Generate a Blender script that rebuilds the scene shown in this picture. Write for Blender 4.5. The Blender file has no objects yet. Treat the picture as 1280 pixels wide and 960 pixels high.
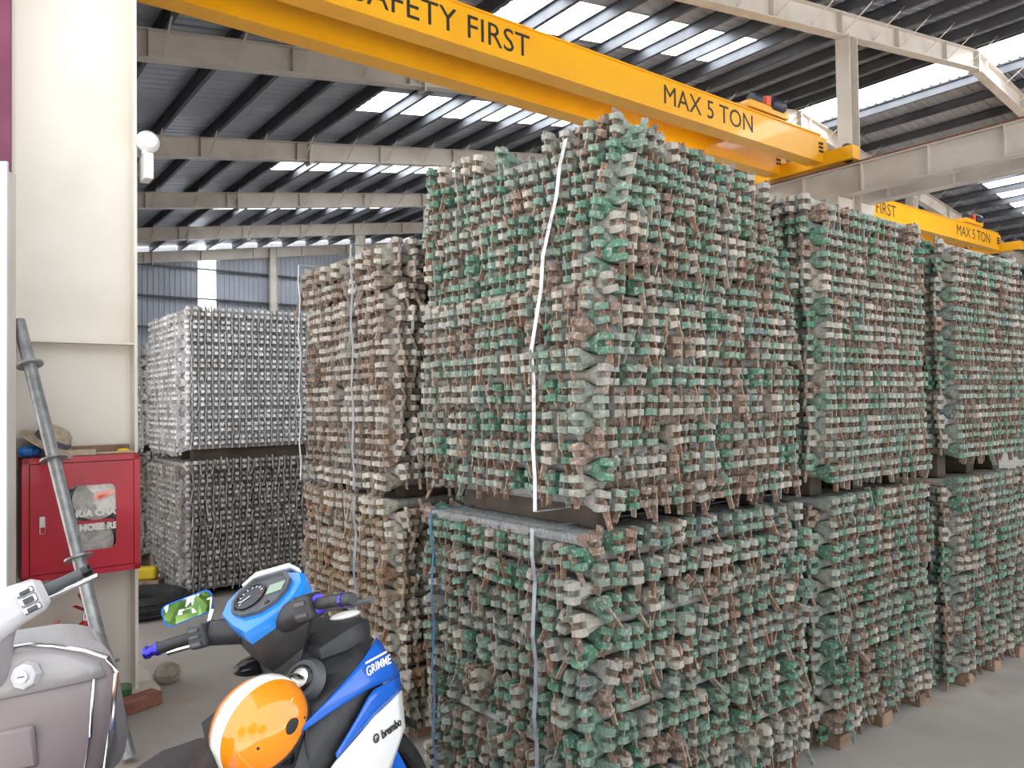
import bpy, math, random
import numpy as np
from mathutils import Matrix, Vector
random.seed(7); rng = np.random.default_rng(11)
R = math.radians; PI = math.pi
scene = bpy.context.scene
col = scene.collection
# ------------------------------------------------------------------ camera
cam = bpy.data.cameras.new('camera'); cam.sensor_width = 36; cam.lens = 27.0; cam.clip_start = .05; cam.clip_end = 300
camo = bpy.data.objects.new('camera', cam); col.objects.link(camo); scene.camera = camo
camo.matrix_world = Matrix.Translation((0, 0, 1.6)) @ Matrix.Rotation(R(91.37), 4, 'X') @ Matrix.Rotation(-.015, 4, 'Z')
# ------------------------------------------------------------------ light
w = bpy.data.worlds.new('sky'); scene.world = w; w.use_nodes = True
bg = w.node_tree.nodes['Background']; bg.inputs[0].default_value = (.93, .97, 1, 1); bg.inputs[1].default_value = 2.3
sun = bpy.data.lights.new('sun', 'SUN'); sun.energy = 34; sun.angle = R(3); sun.color = (.97, .98, 1)
so = bpy.data.objects.new('sun', sun); col.objects.link(so); so.rotation_euler = (R(-14), R(-12), 0)
scene.view_settings.view_transform = 'Standard'; scene.view_settings.look = 'None'
scene.view_settings.exposure = 0.14; scene.view_settings.gamma = 1; scene.view_settings.use_curve_mapping = False
# ------------------------------------------------------------------ helpers
A = R(37.5); CA, SA = math.cos(A), math.sin(A)      # building frame: r along the aisle face, l away from it
def W(r, l, z=0): return (r*CA - l*SA, r*SA + l*CA, z)
def lin(c):
    return tuple((x/255/12.92 if x/255 <= .04045 else ((x/255+.055)/1.055)**2.4) for x in c)
MATS = {}
def M(name, c1, c2=None, scale=8, rough=.55, metal=0, bump=0, lo=.4, hi=.65, detail=4, trans=0, spec=.5, coat=0, c3=None, s3=30):
    m = bpy.data.materials.new(name); m.use_nodes = True; n = m.node_tree.nodes; k = m.node_tree.links
    b = n['Principled BSDF']; b.inputs['Roughness'].default_value = rough; b.inputs['Metallic'].default_value = metal
    b.inputs['Base Color'].default_value = (*lin(c1), 1); b.inputs['Specular IOR Level'].default_value = spec
    b.inputs['Coat Weight'].default_value = coat; b.inputs['Coat Roughness'].default_value = .05
    if trans: b.inputs['Transmission Weight'].default_value = trans
    if c2 or bump:
        g = n.new('ShaderNodeNewGeometry'); t = n.new('ShaderNodeTexNoise'); t.inputs['Scale'].default_value = scale
        t.inputs['Detail'].default_value = detail; k.new(g.outputs['Position'], t.inputs['Vector'])
        if c2:
            r = n.new('ShaderNodeValToRGB'); r.color_ramp.elements[0].position = lo; r.color_ramp.elements[1].position = hi
            r.color_ramp.elements[0].color = (*lin(c1), 1); r.color_ramp.elements[1].color = (*lin(c2), 1)
            k.new(t.outputs[0], r.inputs[0]); out = r.outputs[0]
            if c3:
                t3 = n.new('ShaderNodeTexNoise'); t3.inputs['Scale'].default_value = s3; t3.inputs['Detail'].default_value = 5
                k.new(g.outputs['Position'], t3.inputs['Vector'])
                q = n.new('ShaderNodeMapRange'); q.inputs[1].default_value = .56; q.inputs[2].default_value = .72
                k.new(t3.outputs[0], q.inputs[0]); mx = n.new('ShaderNodeMix'); mx.data_type = 'RGBA'
                k.new(q.outputs[0], mx.inputs[0]); k.new(out, mx.inputs[6]); mx.inputs[7].default_value = (*lin(c3), 1); out = mx.outputs[2]
            k.new(out, b.inputs['Base Color'])
        if bump:
            bp = n.new('ShaderNodeBump'); bp.inputs['Strength'].default_value = bump; bp.inputs['Distance'].default_value = .01
            k.new(t.outputs[0], bp.inputs['Height']); k.new(bp.outputs[0], b.inputs['Normal'])
    MATS[name] = m; return m
class MB:
    def __init__(s): s.v = []; s.f = []
    def add(s, v, f):
        o = len(s.v); s.v += [tuple(p) for p in v]; s.f += [tuple(i+o for i in q) for q in f]; return s
    def box(s, x0, x1, y0, y1, z0, z1):
        return s.add([(x, y, z) for x in (x0, x1) for y in (y0, y1) for z in (z0, z1)],
            [(0,1,3,2), (4,6,7,5), (0,4,5,1), (2,3,7,6), (0,2,6,4), (1,5,7,3)])
    def bar(s, p0, p1, w, h, up=(0, 0, 1)):
        p0, p1, up = Vector(p0), Vector(p1), Vector(up); d = (p1-p0).normalized(); sd = d.cross(up).normalized(); u = sd.cross(d)
        v = [p+sd*a*w/2+u*b*h/2 for p in (p0, p1) for a, b in ((-1,-1), (1,-1), (1,1), (-1,1))]
        return s.add(v, [(3,2,1,0), (4,5,6,7), (0,1,5,4), (1,2,6,5), (2,3,7,6), (3,0,4,7)])
    def ibeam(s, p0, p1, depth, fl, tw=.012, tf=.016, up=(0, 0, 1)):
        p0, p1, up = Vector(p0), Vector(p1), Vector(up); d = (p1-p0).normalized(); u = d.cross(up).normalized().cross(d)
        s.bar(p0, p1, tw, depth-2*tf, up)
        for k in (-1, 1): s.bar(p0+u*k*(depth-tf)/2, p1+u*k*(depth-tf)/2, fl, tf, up)
        return s
    def rings(s, rg, c0=True, c1=True, closed=True):
        n = len(rg[0]); o = len(s.v)
        for q in rg: s.v += [tuple(p) for p in q]
        for i in range(len(rg)-1):
            for j in range(n if closed else n-1):
                a, b = o+i*n+j, o+i*n+(j+1) % n; s.f.append((a, b, b+n, a+n))
        if closed and c0: s.f.append(tuple(o+j for j in reversed(range(n))))
        if closed and c1: s.f.append(tuple(o+(len(rg)-1)*n+j for j in range(n)))
        return s
    def tube(s, path, rad, n=10, cap=True, up=(0, 0, 1)):
        P = [Vector(p) for p in path]; rg = []
        for i, p in enumerate(P):
            d = (P[min(i+1, len(P)-1)]-P[max(i-1, 0)]).normalized(); u = Vector(up)
            if abs(d.dot(u)) > .95: u = Vector((1, 0, 0)) if abs(d.x) < .9 else Vector((0, 1, 0))
            x = d.cross(u).normalized(); y = x.cross(d); r = rad[i] if isinstance(rad, (list, tuple)) else rad
            rx, ry = r if isinstance(r, tuple) else (r, r)
            rg.append([p+x*rx*math.cos(2*PI*j/n)+y*ry*math.sin(2*PI*j/n) for j in range(n)])
        return s.rings(rg, cap, cap)
    def lathe(s, prof, n=20, c=(0, 0, 0), axis='z', cap=True):
        rg = []
        for r, h in prof:
            q = []
            for j in range(n):
                a = 2*PI*j/n; x, y = r*math.cos(a), r*math.sin(a)
                q.append({'z': (c[0]+x, c[1]+y, c[2]+h), 'y': (c[0]+y, c[1]+h, c[2]+x), 'x': (c[0]+h, c[1]+x, c[2]+y)}[axis])
            rg.append(q)
        return s.rings(rg, cap, cap)
    def prism(s, poly, e):
        n = len(poly); e = Vector(e); a = [Vector(p) for p in poly]
        return s.rings([a, [p+e for p in a]])
    def torus(s, c, R0, r, n=36, m=12, axis='y', a0=0, a1=2*PI, rz=None):
        rg = []; full = abs(a1-a0-2*PI) < 1e-6; cnt = n if full else n+1; rz = rz or r
        for i in range(cnt):
            a = a0+(a1-a0)*i/n; q = []
            for j in range(m):
                b = 2*PI*j/m; rr = R0+r*math.cos(b); h = rz*math.sin(b); x, y = rr*math.cos(a), rr*math.sin(a)
                q.append({'y': (c[0]+x, c[1]+h, c[2]+y), 'z': (c[0]+x, c[1]+y, c[2]+h), 'x': (c[0]+h, c[1]+x, c[2]+y)}[axis])
            rg.append(q)
        if full: rg.append(rg[0])
        return s.rings(rg, not full, not full)
    def ell(s, c, r, nu=24, nv=14, t0=-PI/2, t1=PI/2, axis=None):
        rg = [[(c[0]+r[0]*math.cos(t)*math.cos(2*PI*j/nu), c[1]+r[1]*math.cos(t)*math.sin(2*PI*j/nu), c[2]+r[2]*math.sin(t))
            for j in range(nu)] for t in [t0+(t1-t0)*i/nv for i in range(nv+1)]]
        return s.rings(rg, True, True)
    def apply(s, mt, i0=0):
        for i in range(i0, len(s.v)): s.v[i] = tuple(mt @ Vector(s.v[i]))
        return s
def mesh(name, mb, mat, smooth=35):
    me = bpy.data.meshes.new(name); me.from_pydata(mb.v, [], mb.f)
    if mat: me.materials.append(MATS[mat])
    if smooth:
        for p in me.polygons: p.use_smooth = True
        me.set_sharp_from_angle(angle=R(smooth))
    me.update(); return me
def tag(o, label=None, cat=None, group=None, kind=None):
    if label: o['label'] = label
    if cat: o['category'] = cat
    if group: o['group'] = group
    if kind: o['kind'] = kind
    return o
def obj(name, mb, mat, parent=None, smooth=35, bevel=0, loc=None, rot=None, label=None):
    me = mb if isinstance(mb, bpy.types.Mesh) else mesh(name, mb, mat, smooth)
    o = bpy.data.objects.new(name, me); col.objects.link(o); o.parent = parent
    if loc is not None: o.location = loc
    if rot is not None: o.rotation_euler = rot
    if bevel:
        b = o.modifiers.new('bevel', 'BEVEL'); b.width = bevel; b.segments = 2; b.limit_method = 'ANGLE'; b.angle_limit = R(40)
    if label: o['label'] = label
    return o
def root(name, loc=(0, 0, 0), rz=0, label=None, cat=None, group=None, kind=None, rot=None):
    o = bpy.data.objects.new(name, None); col.objects.link(o); o.location = loc; o.empty_display_size = .1
    o.rotation_euler = rot or (0, 0, rz); return tag(o, label, cat, group, kind)
def text(body, size, mat, parent, mtx, name='lettering', extrude=.0008, bold=0, shear=0, spacing=1):
    c = bpy.data.curves.new(name, 'FONT'); c.body = body; c.size = size; c.extrude = extrude; c.align_x = 'CENTER'; c.align_y = 'CENTER'
    c.offset = bold; c.shear = shear; c.space_character = spacing; c.resolution_u = 3
    t = bpy.data.objects.new('t', c); col.objects.link(t); dg = bpy.context.evaluated_depsgraph_get(); dg.update()
    me = bpy.data.meshes.new_from_object(t.evaluated_get(dg)); bpy.data.objects.remove(t); bpy.data.curves.remove(c)
    me.name = name; me.materials.clear(); me.materials.append(MATS[mat]); me.transform(mtx)
    o = bpy.data.objects.new(name, me); col.objects.link(o); o.parent = parent; return o
def frame_mtx(o, x, y):           # columns: text right, text up, normal
    x, y = Vector(x).normalized(), Vector(y).normalized(); z = x.cross(y); m = Matrix((x, y, z)).transposed().to_4x4(); m.translation = o; return m
# ------------------------------------------------------------------ materials
M('concrete', (158,152,146), (138,132,127), 1.3, .75, bump=.08, lo=.35, hi=.7, c3=(150,135,122), s3=3)
M('roof_sheet', (174,178,188), (152,156,165), .7, .42, metal=.35, lo=.3, hi=.7)
M('wall_sheet', (168,172,182), (150,154,164), .8, .55, lo=.3, hi=.7)
M('purlin_steel', (92,93,98), (74,75,80), 1.5, .5, metal=.3)
M('cream_steel', (204,196,186), (188,178,166), 2.2, .5, lo=.45, hi=.75)
M('white_paint', (230,224,215), (222,214,203), 2.5, .5, lo=.45, hi=.75)
M('crane_yellow', (244,178,20), (238,170,16), 1.2, .35, coat=.2)
M('crane_black', (38,34,30), rough=.5)
M('motor_dark', (44,48,62), rough=.45)
M('maroon', (124,58,86), (108,46,74), 3, .5)
M('pale_blue', (206,214,222), rough=.4)
M('galv', (172,174,176), (136,138,140), 18, .42, metal=.55, lo=.35, hi=.7, bump=.05)
M('strap_white', (198,198,200), (160,152,146), 25, .4, metal=.4, lo=.5, hi=.75)
M('strap_grey', (158,164,172), (138,142,148), 20, .4, metal=.4)
M('strap_blue', (52,98,142), rough=.5)
M('timber_gap_shade', (84,72,62), (66,57,50), 9, .85, bump=.2)  # timber darkened to paint in the shade of the gap between bundles
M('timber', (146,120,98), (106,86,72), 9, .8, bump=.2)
M('rust', (138,88,62), (104,70,54), 14, .8)
M('red_paint', (196,28,52), (178,22,44), 2.5, .4, coat=.15)
M('red_ext', (190,34,36), (160,28,30), 6, .35, coat=.3)
M('black_plastic', (42,42,45), (52,52,55), 30, .5)
M('black_gloss', (26,26,29), rough=.18)
M('grey_plastic', (84,86,90), (74,76,80), 30, .5)
M('rubber', (30,30,31), (44,43,42), 22, .8, bump=.1)
M('bike_blue', (16,98,206), rough=.22, coat=.6)
M('bike_blue_light', (24,132,226), rough=.22, coat=.6)
M('bike_white', (238,238,240), rough=.28, coat=.4)
M('anod_blue', (76,70,214), rough=.2, metal=.85)
M('chrome', (226,226,230), rough=.12, metal=1)
M('mirror', (240,244,246), rough=.01, metal=1)
M('lcd', (148,166,150), rough=.2)
M('gauge', (32,34,40), rough=.15)
M('tick_white', (225,225,228), rough=.5)
M('tick_red', (200,40,44), rough=.5)
M('key_ring', (206,204,196), rough=.3, metal=.5)
M('helmet_orange', (250,142,14), rough=.12, coat=1)
M('helmet_white', (244,240,234), rough=.15, coat=.6)
M('seat_black', (52,46,48), (62,55,56), 60, .6, bump=.05)
M('scooter_grey', (166,160,162), (156,150,152), 4, .32, coat=.4)
M('scooter_light', (206,204,208), rough=.28, coat=.4)
M('scooter_inner', (136,122,124), (146,134,136), 3, .45)
M('orange_tag', (240,92,44), rough=.4)
M('green_glaze', (74,122,64), (60,102,56), 9, .3, coat=.4)
M('brick_red', (150,98,82), (126,82,70), 18, .9, bump=.3)
M('stone', (158,148,138), (130,120,112), 14, .9, bump=.3)
M('hat_straw', (198,182,160), (170,154,134), 30, .9)
M('cloth_grey', (92,94,110), (110,108,118), 20, .9)
M('bag_blue', (28,104,184), (50,130,206), 25, .35)
M('yellow_foam', (208,178,40), (190,160,36), 10, .8)
M('hose_white', (222,220,216), (196,194,190), 40, .8)
M('box_dark', (70,64,66), rough=.7)
M('paper', (238,236,232), rough=.6)
M('tape_yellow', (236,196,32), rough=.5)
M('lamp_white', (232,232,230), rough=.35)
M('leaf', (74,112,48), (110,140,70), 3, .6)
M('bark', (96,78,62), (76,62,50), 10, .9)
M('earth', (150,138,122), (128,122,104), .8, .9)
def special():
    g = bpy.data.materials.new('glass'); g.use_nodes = True; n = g.node_tree.nodes; k = g.node_tree.links
    n.remove(n['Principled BSDF']); t = n.new('ShaderNodeBsdfTransparent'); s = n.new('ShaderNodeBsdfGlossy'); s.inputs['Roughness'].default_value = .03
    mx = n.new('ShaderNodeMixShader'); mx.inputs[0].default_value = .05
    k.new(t.outputs[0], mx.inputs[1]); k.new(s.outputs[0], mx.inputs[2]); k.new(mx.outputs[0], n['Material Output'].inputs[0]); MATS['glass'] = g
    m = bpy.data.materials.new('skylight_sheet'); m.use_nodes = True; n = m.node_tree.nodes; k = m.node_tree.links
    n.remove(n['Principled BSDF']); t = n.new('ShaderNodeBsdfTranslucent'); t.inputs[0].default_value = (.86, .9, .92, 1)
    k.new(t.outputs[0], n['Material Output'].inputs[0]); MATS['skylight_sheet'] = m
    for nm, from_obj in (('ledger_stuff', False), ('ledger_part', True)):
        m = bpy.data.materials.new(nm); m.use_nodes = True; n = m.node_tree.nodes; k = m.node_tree.links; b = n['Principled BSDF']
        if from_obj: a = n.new('ShaderNodeObjectInfo'); c = a.outputs['Color']
        else: a = n.new('ShaderNodeAttribute'); a.attribute_name = 'tint'; c = a.outputs['Color']
        g = n.new('ShaderNodeNewGeometry')
        def noise(scale, lo, hi):
            t = n.new('ShaderNodeTexNoise'); t.inputs['Scale'].default_value = scale; t.inputs['Detail'].default_value = 5; t.inputs['Roughness'].default_value = .65
            k.new(g.outputs['Position'], t.inputs['Vector']); q = n.new('ShaderNodeMapRange'); q.inputs[1].default_value = lo; q.inputs[2].default_value = hi
            k.new(t.outputs[0], q.inputs[0]); return q.outputs[0], t
        def mix(f, x, y):
            q = n.new('ShaderNodeMix'); q.data_type = 'RGBA'; k.new(f, q.inputs[0]); k.new(x, q.inputs[6])
            if isinstance(y, tuple): q.inputs[7].default_value = (*lin(y), 1)
            else: k.new(y, q.inputs[7])
            return q.outputs[2]
        f1, _ = noise(70, .50, .68); x = mix(f1, c, (168,164,156))      # dried cement splashes
        f2, t2 = noise(42, .58, .74); x = mix(f2, x, (120,92,76))        # rust
        f3, _ = noise(24, .54, .76); x = mix(f3, x, (84,80,74))         # grime
        k.new(x, b.inputs['Base Color']); b.inputs['Roughness'].default_value = .7; b.inputs['Metallic'].default_value = .12
        bp = n.new('ShaderNodeBump'); bp.inputs['Strength'].default_value = .25; bp.inputs['Distance'].default_value = .004
        k.new(t2.outputs[0], bp.inputs['Height']); k.new(bp.outputs[0], b.inputs['Normal']); MATS[nm] = m
special()
# ------------------------------------------------------------------ setting
RZ = (0, 0, A)
F = [7.2, 11.6, 16.65, 21.7, 26.75, 31.8]          # frame planes along l
RIDGE, ZR, SL, RL, RRT = 18.8, 9.58, .149, .30, 37.0
def zr(r): return ZR-SL*abs(r-RIDGE)               # roof sheet height
tag(obj('floor', MB().box(-14, 52, -30, 33, -.2, 0), 'concrete', rot=RZ, smooth=0), kind='structure')
def sheet(mb, r0, r1, l0, l1, dz=0, pitch=.22, h=.028):
    n = max(1, round((l1-l0)/pitch)); ls = []
    for i in range(n):
        p = (l1-l0)/n; b = l0+i*p
        ls += [(b, 0), (b+p*.62, 0), (b+p*.72, h), (b+p*.9, h)]
    ls.append((l1, 0))
    mb.rings([[(r, l, zr(r)+q+dz) for l, q in ls] for r in (r0, r1)], closed=False)
mb = MB(); SKY = []
edges = [-2.0]+F
for i in range(len(edges)-1):
    a, b = edges[i], edges[i+1]
    s0 = a+.40*(b-a); s1 = s0+1.2
    if i: SKY.append((s0, s1))
    for q0, q1 in ((a, s0), (s1, b)): sheet(mb, RL-1.2, RIDGE, q0, q1); sheet(mb, RIDGE+1.3, RRT+.6, q0, q1)
    for p0, p1 in ((RL-1.2, 7.3), (13.6, RIDGE)) if i else ((RL-1.2, RIDGE),): sheet(mb, p0, p1, s0, s1)
    for p0, p1 in ((RIDGE+1.3, 24), (30.5, RRT+.6)) if i else ((RIDGE+1.3, RRT+.6),): sheet(mb, p0, p1, s0, s1)
ceil = tag(obj('ceiling', mb, 'roof_sheet', rot=RZ, smooth=0), kind='structure')
for s0, s1 in SKY:
    for p0, p1 in ((7.3, 13.6), (24, 30.5)):
        m = MB(); sheet(m, p0, p1, s0, s1, pitch=.25); obj('skylight_sheet', m, 'skylight_sheet', ceil, smooth=0)
for i in range(len(edges)-1):
    m = MB(); sheet(m, RIDGE, RIDGE+1.3, edges[i], edges[i+1], dz=.05, pitch=.25); obj('skylight_sheet', m, 'skylight_sheet', ceil, smooth=0)
pr = list(np.arange(RL+.3, RIDGE-.1, 1.05))+[RIDGE-.15, RIDGE+1.35]+list(np.arange(RIDGE+2.3, RRT, 1.05))
for r in pr:
    z = zr(r); m = MB(); m.box(r-.008, r+.008, -2, 31.8, z-.21, z-.012); m.box(r-.06, r+.008, -2, 31.8, z-.022, z-.012); m.box(r-.008, r+.06, -2, 31.8, z-.215, z-.205)
    obj('purlin', m, 'purlin_steel', ceil, smooth=0)
# end wall with girts, columns, translucent strip
def wsheet(mb, r0, r1, l, z0, z1f):
    n = max(1, round((r1-r0)/.2)); q = []
    for i in range(n):
        p = (r1-r0)/n; b = r0+i*p; q += [(b, 0), (b+p*.6, 0), (b+p*.7, .03), (b+p*.9, .03)]
    q.append((r1, 0)); mb.rings([[(r, l-d, z0) for r, d in q], [(r, l-d, z1f(r)) for r, d in q]], closed=False)
LW = 32.0; T0, T1 = 8.75, 9.45
mb = MB(); wsheet(mb, RL, T0, LW, 1.2, zr); wsheet(mb, T1, RIDGE, LW, 1.2, zr); wsheet(mb, RIDGE, RRT, LW, 1.2, zr)
wb = tag(obj('wall_back', mb, 'wall_sheet', rot=RZ, smooth=0), kind='structure')
m = MB(); wsheet(m, T0, T1, LW+.02, 1.2, zr); obj('translucent_sheet', m, 'lamp_white', wb, smooth=0).data.materials[0] = MATS['skylight_sheet']
m = MB().box(RL, RRT, LW-.06, LW+.12, 0, 1.2); obj('low_wall', m, 'cream_steel', wb, smooth=0)
m = MB().box(RL, RRT, LW-.1, LW-.04, 1.2, 1.3); obj('flashing', m, 'maroon', wb, smooth=0)
for z in (2.3, 3.5, 4.7, 5.9, 7.1): obj('girt', MB().box(RL, RRT if z < 6 else 34, LW-.2, LW-.05, z, z+.06), 'purlin_steel', wb, smooth=0)
for r in (5.9, 11.7, 17.5, 24, 31): obj('wall_column', MB().ibeam((r, LW-.33, 0), (r, LW-.33, zr(r)-.3), .3, .22, up=(1, 0, 0)), 'cream_steel', wb, smooth=0)
# left and right long walls
def lsheet(r, sgn, l0, l1, z0, z1):
    m = MB(); n = round((l1-l0)/.2); q = []
    for i in range(n):
        p = (l1-l0)/n; b = l0+i*p; q += [(b, 0), (b+p*.6, 0), (b+p*.7, .03), (b+p*.9, .03)]
    q.append((l1, 0)); return m.rings([[(r+sgn*d, l, z) for l, d in q] for z in (z0, z1)], closed=False)
tag(obj('wall_left', lsheet(RL-.12, 1, 7.6, LW, 0, zr(RL)), 'wall_sheet', rot=RZ, smooth=0), kind='structure')
tag(obj('wall_right', lsheet(RRT+.1, -1, -2, LW, 0, zr(RRT)), 'wall_sheet', rot=RZ, smooth=0), kind='structure')
# portal frames
names = ['carrying the yellow crane post', 'just behind the yellow crane girders', 'third one in from the yellow crane', 'fourth one in from the yellow crane', 'two bays before the grey end wall', 'standing against the grey end wall']
CR = 13.3; CR2 = 25.2
for i, l in enumerate(F):
    rt = root('roof_frame', W(0, l), A, 'cream steel roof frame ' + names[i], 'roof frame')
    dep = .42
    def zc(r): return zr(r)-.22-dep/2
    for nm, r0, r1 in (('rafter', RL+.1, 7.0), ('rafter', 7.0, CR), ('rafter', CR, RIDGE), ('rafter', RIDGE, CR2), ('rafter', CR2, RRT-.1)):
        obj(nm, MB().ibeam((r0, 0, zc(r0)), (r1, 0, zc(r1)), dep, .2, up=(0, 0, 1)), 'cream_steel', rt, smooth=0)
    for r in (7.0, RIDGE): obj('splice_plate', MB().box(r-.02, r+.02, -.12, .12, zc(r)-dep/2-.08, zc(r)+dep/2), 'cream_steel', rt, smooth=0)
    for r in np.arange(2.5, RRT-1, 2.1): obj('stiffener', MB().box(r-.006, r+.006, -.1, .1, zc(r)-dep/2+.01, zc(r)+dep/2-.01), 'cream_steel', rt, smooth=0)
    if i < 5:
        for r in pr:
            if (2 if i else 6) < r < (17 if i > 1 else 34):
                obj('flange_brace', MB().bar((r, -.02, zc(r)-dep/2+.08), (r, -.62, zr(r)-.16), .03, .006), 'cream_steel', rt, smooth=0)
    if i > 0: obj('column', MB().ibeam((RL+.3, 0, 0), (RL+.3, 0, zc(RL)+dep/2), .55, .22, up=(1, 0, 0)), 'cream_steel', rt, smooth=0)
    obj('column', MB().ibeam((RRT-.3, 0, 0), (RRT-.3, 0, zc(RRT)+dep/2), .55, .22, up=(1, 0, 0)), 'cream_steel', rt, smooth=0)
    for r in (CR, CR2):
        if i == 5: continue
        c = obj('column', MB().ibeam((r, 0, 0), (r, 0, zc(r)-dep/2), .3, .26, up=(1, 0, 0)), 'cream_steel', rt, smooth=0)
        m = MB()
        for k in (-1, 1):
            m.prism([(r+k*.15, -.12, 5.12), (r+k*.62, -.12, 5.12), (r+k*.62, -.12, 4.98), (r+k*.28, -.12, 4.6), (r+k*.15, -.12, 4.6)], (0, .24, 0))
        obj('crane_bracket', m, 'cream_steel', c, smooth=0)
for r, nm in ((CR-.45, 'near'), (CR+.45, 'far')):
    q = root('crane_runway_beam', W(r, 0, 0), A, 'cream stiffened runway beam on the ' + ('yellow girder side of the brackets' if nm == 'near' else 'farther aisle side of the brackets'), 'crane rail')
    obj('beam', MB().ibeam((0, -1.9, 5.38), (0, 31, 5.38), .5, .24), 'cream_steel', q, smooth=0)
    obj('rail', MB().box(-.03, .03, -1.9, 31, 5.63, 5.69), 'rust', q, smooth=0)
    for l in np.arange(-1, 13, 1.1):
        obj('stiffener', MB().box(-.11, .11, l-.006, l+.006, 5.15, 5.61), 'cream_steel', q, smooth=0)
q = root('crane_runway_beam', W(.80, 5.2, 0), A, 'cream runway beam on the long side wall behind the white column', 'crane rail')
obj('beam', MB().ibeam((0, 0, 5.38), (0, 26, 5.38), .5, .24), 'cream_steel', q, smooth=0)
for l in F[1:]: obj('bracket', MB().box(-.1, .1, l-5.2-.1, l-5.2+.1, 4.95, 5.12), 'cream_steel', q, smooth=0)
obj('bracket', MB().box(-.1, .1, F[0]-5.2-.1, F[0]-5.2+.1, 4.95, 5.12), 'cream_steel', q, smooth=0)
obj('column', MB().ibeam((-.25, F[0]-5.2, 0), (-.25, F[0]-5.2, 6.0), .4, .22, up=(1, 0, 0)), 'cream_steel', q, smooth=0)
# overhead cranes
def crane(r0, r1, l, label, txt, dl=.85):
    q = root('overhead_crane', W(0, l, 0), A, label, 'crane'); zb, zt = 5.78, 6.24
    for k, y in enumerate((0, dl)):
        g = obj('girder', MB().box(r0+.5, r1-.25, y, y+.24, zb, zt), 'crane_yellow', q, smooth=0)
        obj('flange_plate', MB().box(r0+.5, r1-.25, y-.03, y+.27, zt, zt+.02), 'crane_yellow', g, smooth=0)
        obj('flange_plate', MB().box(r0+.5, r1-.25, y-.02, y+.26, zb-.02, zb), 'crane_yellow', g, smooth=0)
        obj('end_plate', MB().prism([(r1-.25, y, zb), (r1-.25, y, zt), (r1-.05, y, zt-.02), (r1+.06, y, zb+.12), (r1+.06, y, zb)], (0, .24, 0)), 'crane_yellow', g, smooth=0)
        for a in range(3):
            for b in range(2):
                obj('bolt', MB().lathe([(.022, -.03), (.022, 0)], 6, (r1-.28+b*.07, y, zb+.18+a*.07), 'y'), 'crane_black', g, smooth=0)
        if k == 0:
            for s, r in txt:
                ws = [text(a, .40, 'crane_black', g, Matrix.Identity(4), bold=.0004, spacing=1.02) for a in s.split()]
                wd = [max(v.co.x for v in o.data.vertices)-min(v.co.x for v in o.data.vertices) for o in ws]; x = r-(sum(wd)+.15*(len(wd)-1))/2
                for o, a in zip(ws, wd): o.data.transform(frame_mtx((x+a/2, y-.002, (zb+zt)/2), (1, 0, 0), (0, 0, 1))); x += a+.15
    for r in (r0+.35, r1-.05):
        e = obj('end_truck', MB().box(r-.12, r+.12, -.55, dl+.75, 5.72, 5.96), 'crane_yellow', q, smooth=0, bevel=.01)
        for y in (-.4, dl+.6): obj('wheel', MB().lathe([(.0, -.05), (.11, -.05), (.11, .05), (0, .05)], 16, (r, y, 5.80), 'x'), 'crane_black', e)
    mt = MB(); mt.lathe([(.0, 0), (.09, 0), (.1, .05), (.1, .28), (.07, .32), (0, .32)], 14, (r1+.02, -.32, 5.98), 'x'); obj('drive_motor', mt, 'motor_dark', q)
    t = obj('trolley', MB().box(r1-2.3, r1-1.2, .0, dl+.24, zt+.08, zt+.2), 'crane_yellow', q, smooth=0, bevel=.01)
    obj('hoist_motor', MB().lathe([(0, 0), (.1, 0), (.12, .06), (.12, .34), (.08, .4), (0, .4)], 14, (r1-1.7, .05, zt+.26), 'x'), 'motor_dark', t)
    obj('hoist_motor', MB().lathe([(0, 0), (.09, 0), (.1, .05), (.1, .2), (.0, .25)], 14, (r1-2.15, .08, zt+.26), 'x'), 'motor_dark', t)
    obj('brake_box', MB().box(r1-1.86, r1-1.74, -.02, .12, zt+.2, zt+.34), 'orange_tag', t, smooth=0)
crane(.42, CR-.45, 7.35, 'yellow double girder crane lettered MAX 5 TON and SAFETY FIRST above green stacks', [('SAFETY FIRST', 4.78), ('MAX 5 TON', 9.55)])
crane(CR+.45, CR2-.45, 8.9, 'yellow crane girder seen beyond the runway beam over the farther aisle', [('SAFETY FIRST', 17.3), ('MAX 5 TON', 22.9)])
# ------------------------------------------------------------------ scaffold ledgers
def pick(pal):
    x = random.random()*sum(p[1] for p in pal); c = pal[-1][0]
    for q, wt in pal:
        if x < wt: c = q; break
        x -= wt
    k = random.uniform(.82, 1.12); return tuple(min(1, a*k) for a in lin(c))
GREEN = dict(head=[((66,114,94),14), ((94,124,110),26), ((124,134,126),26), ((144,142,136),18), ((166,158,148),9), ((122,100,88),9), ((104,122,120),3)],
    tube=[((150,148,146),5), ((130,132,134),5), ((158,150,142),3), ((130,118,108),2)], wedge=[((122,88,70),6), ((110,86,72),6), ((134,114,100),5), ((112,122,114),4)])
BROWN = dict(head=[((178,172,166),8), ((156,148,142),6), ((146,132,122),5), ((130,106,92),3), ((196,190,180),4)],
    tube=[((140,134,130),5), ((126,112,102),4)], wedge=[((134,108,92),6), ((150,134,120),6), ((122,94,78),4), ((160,156,152),4)])
TAN = dict(head=[((184,176,166),8), ((164,154,142),6), ((158,136,114),5), ((150,112,86),3)],
    tube=[((150,146,142),5)], wedge=[((166,132,100),6), ((180,166,150),6), ((150,104,74),4)])
GREY = dict(head=[((236,236,238),8), ((222,222,226),6), ((204,202,204),3)], tube=[((190,190,194),5), ((172,170,174),4)], wedge=[((206,206,208),6), ((180,176,176),4), ((196,192,190),1)])
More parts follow.
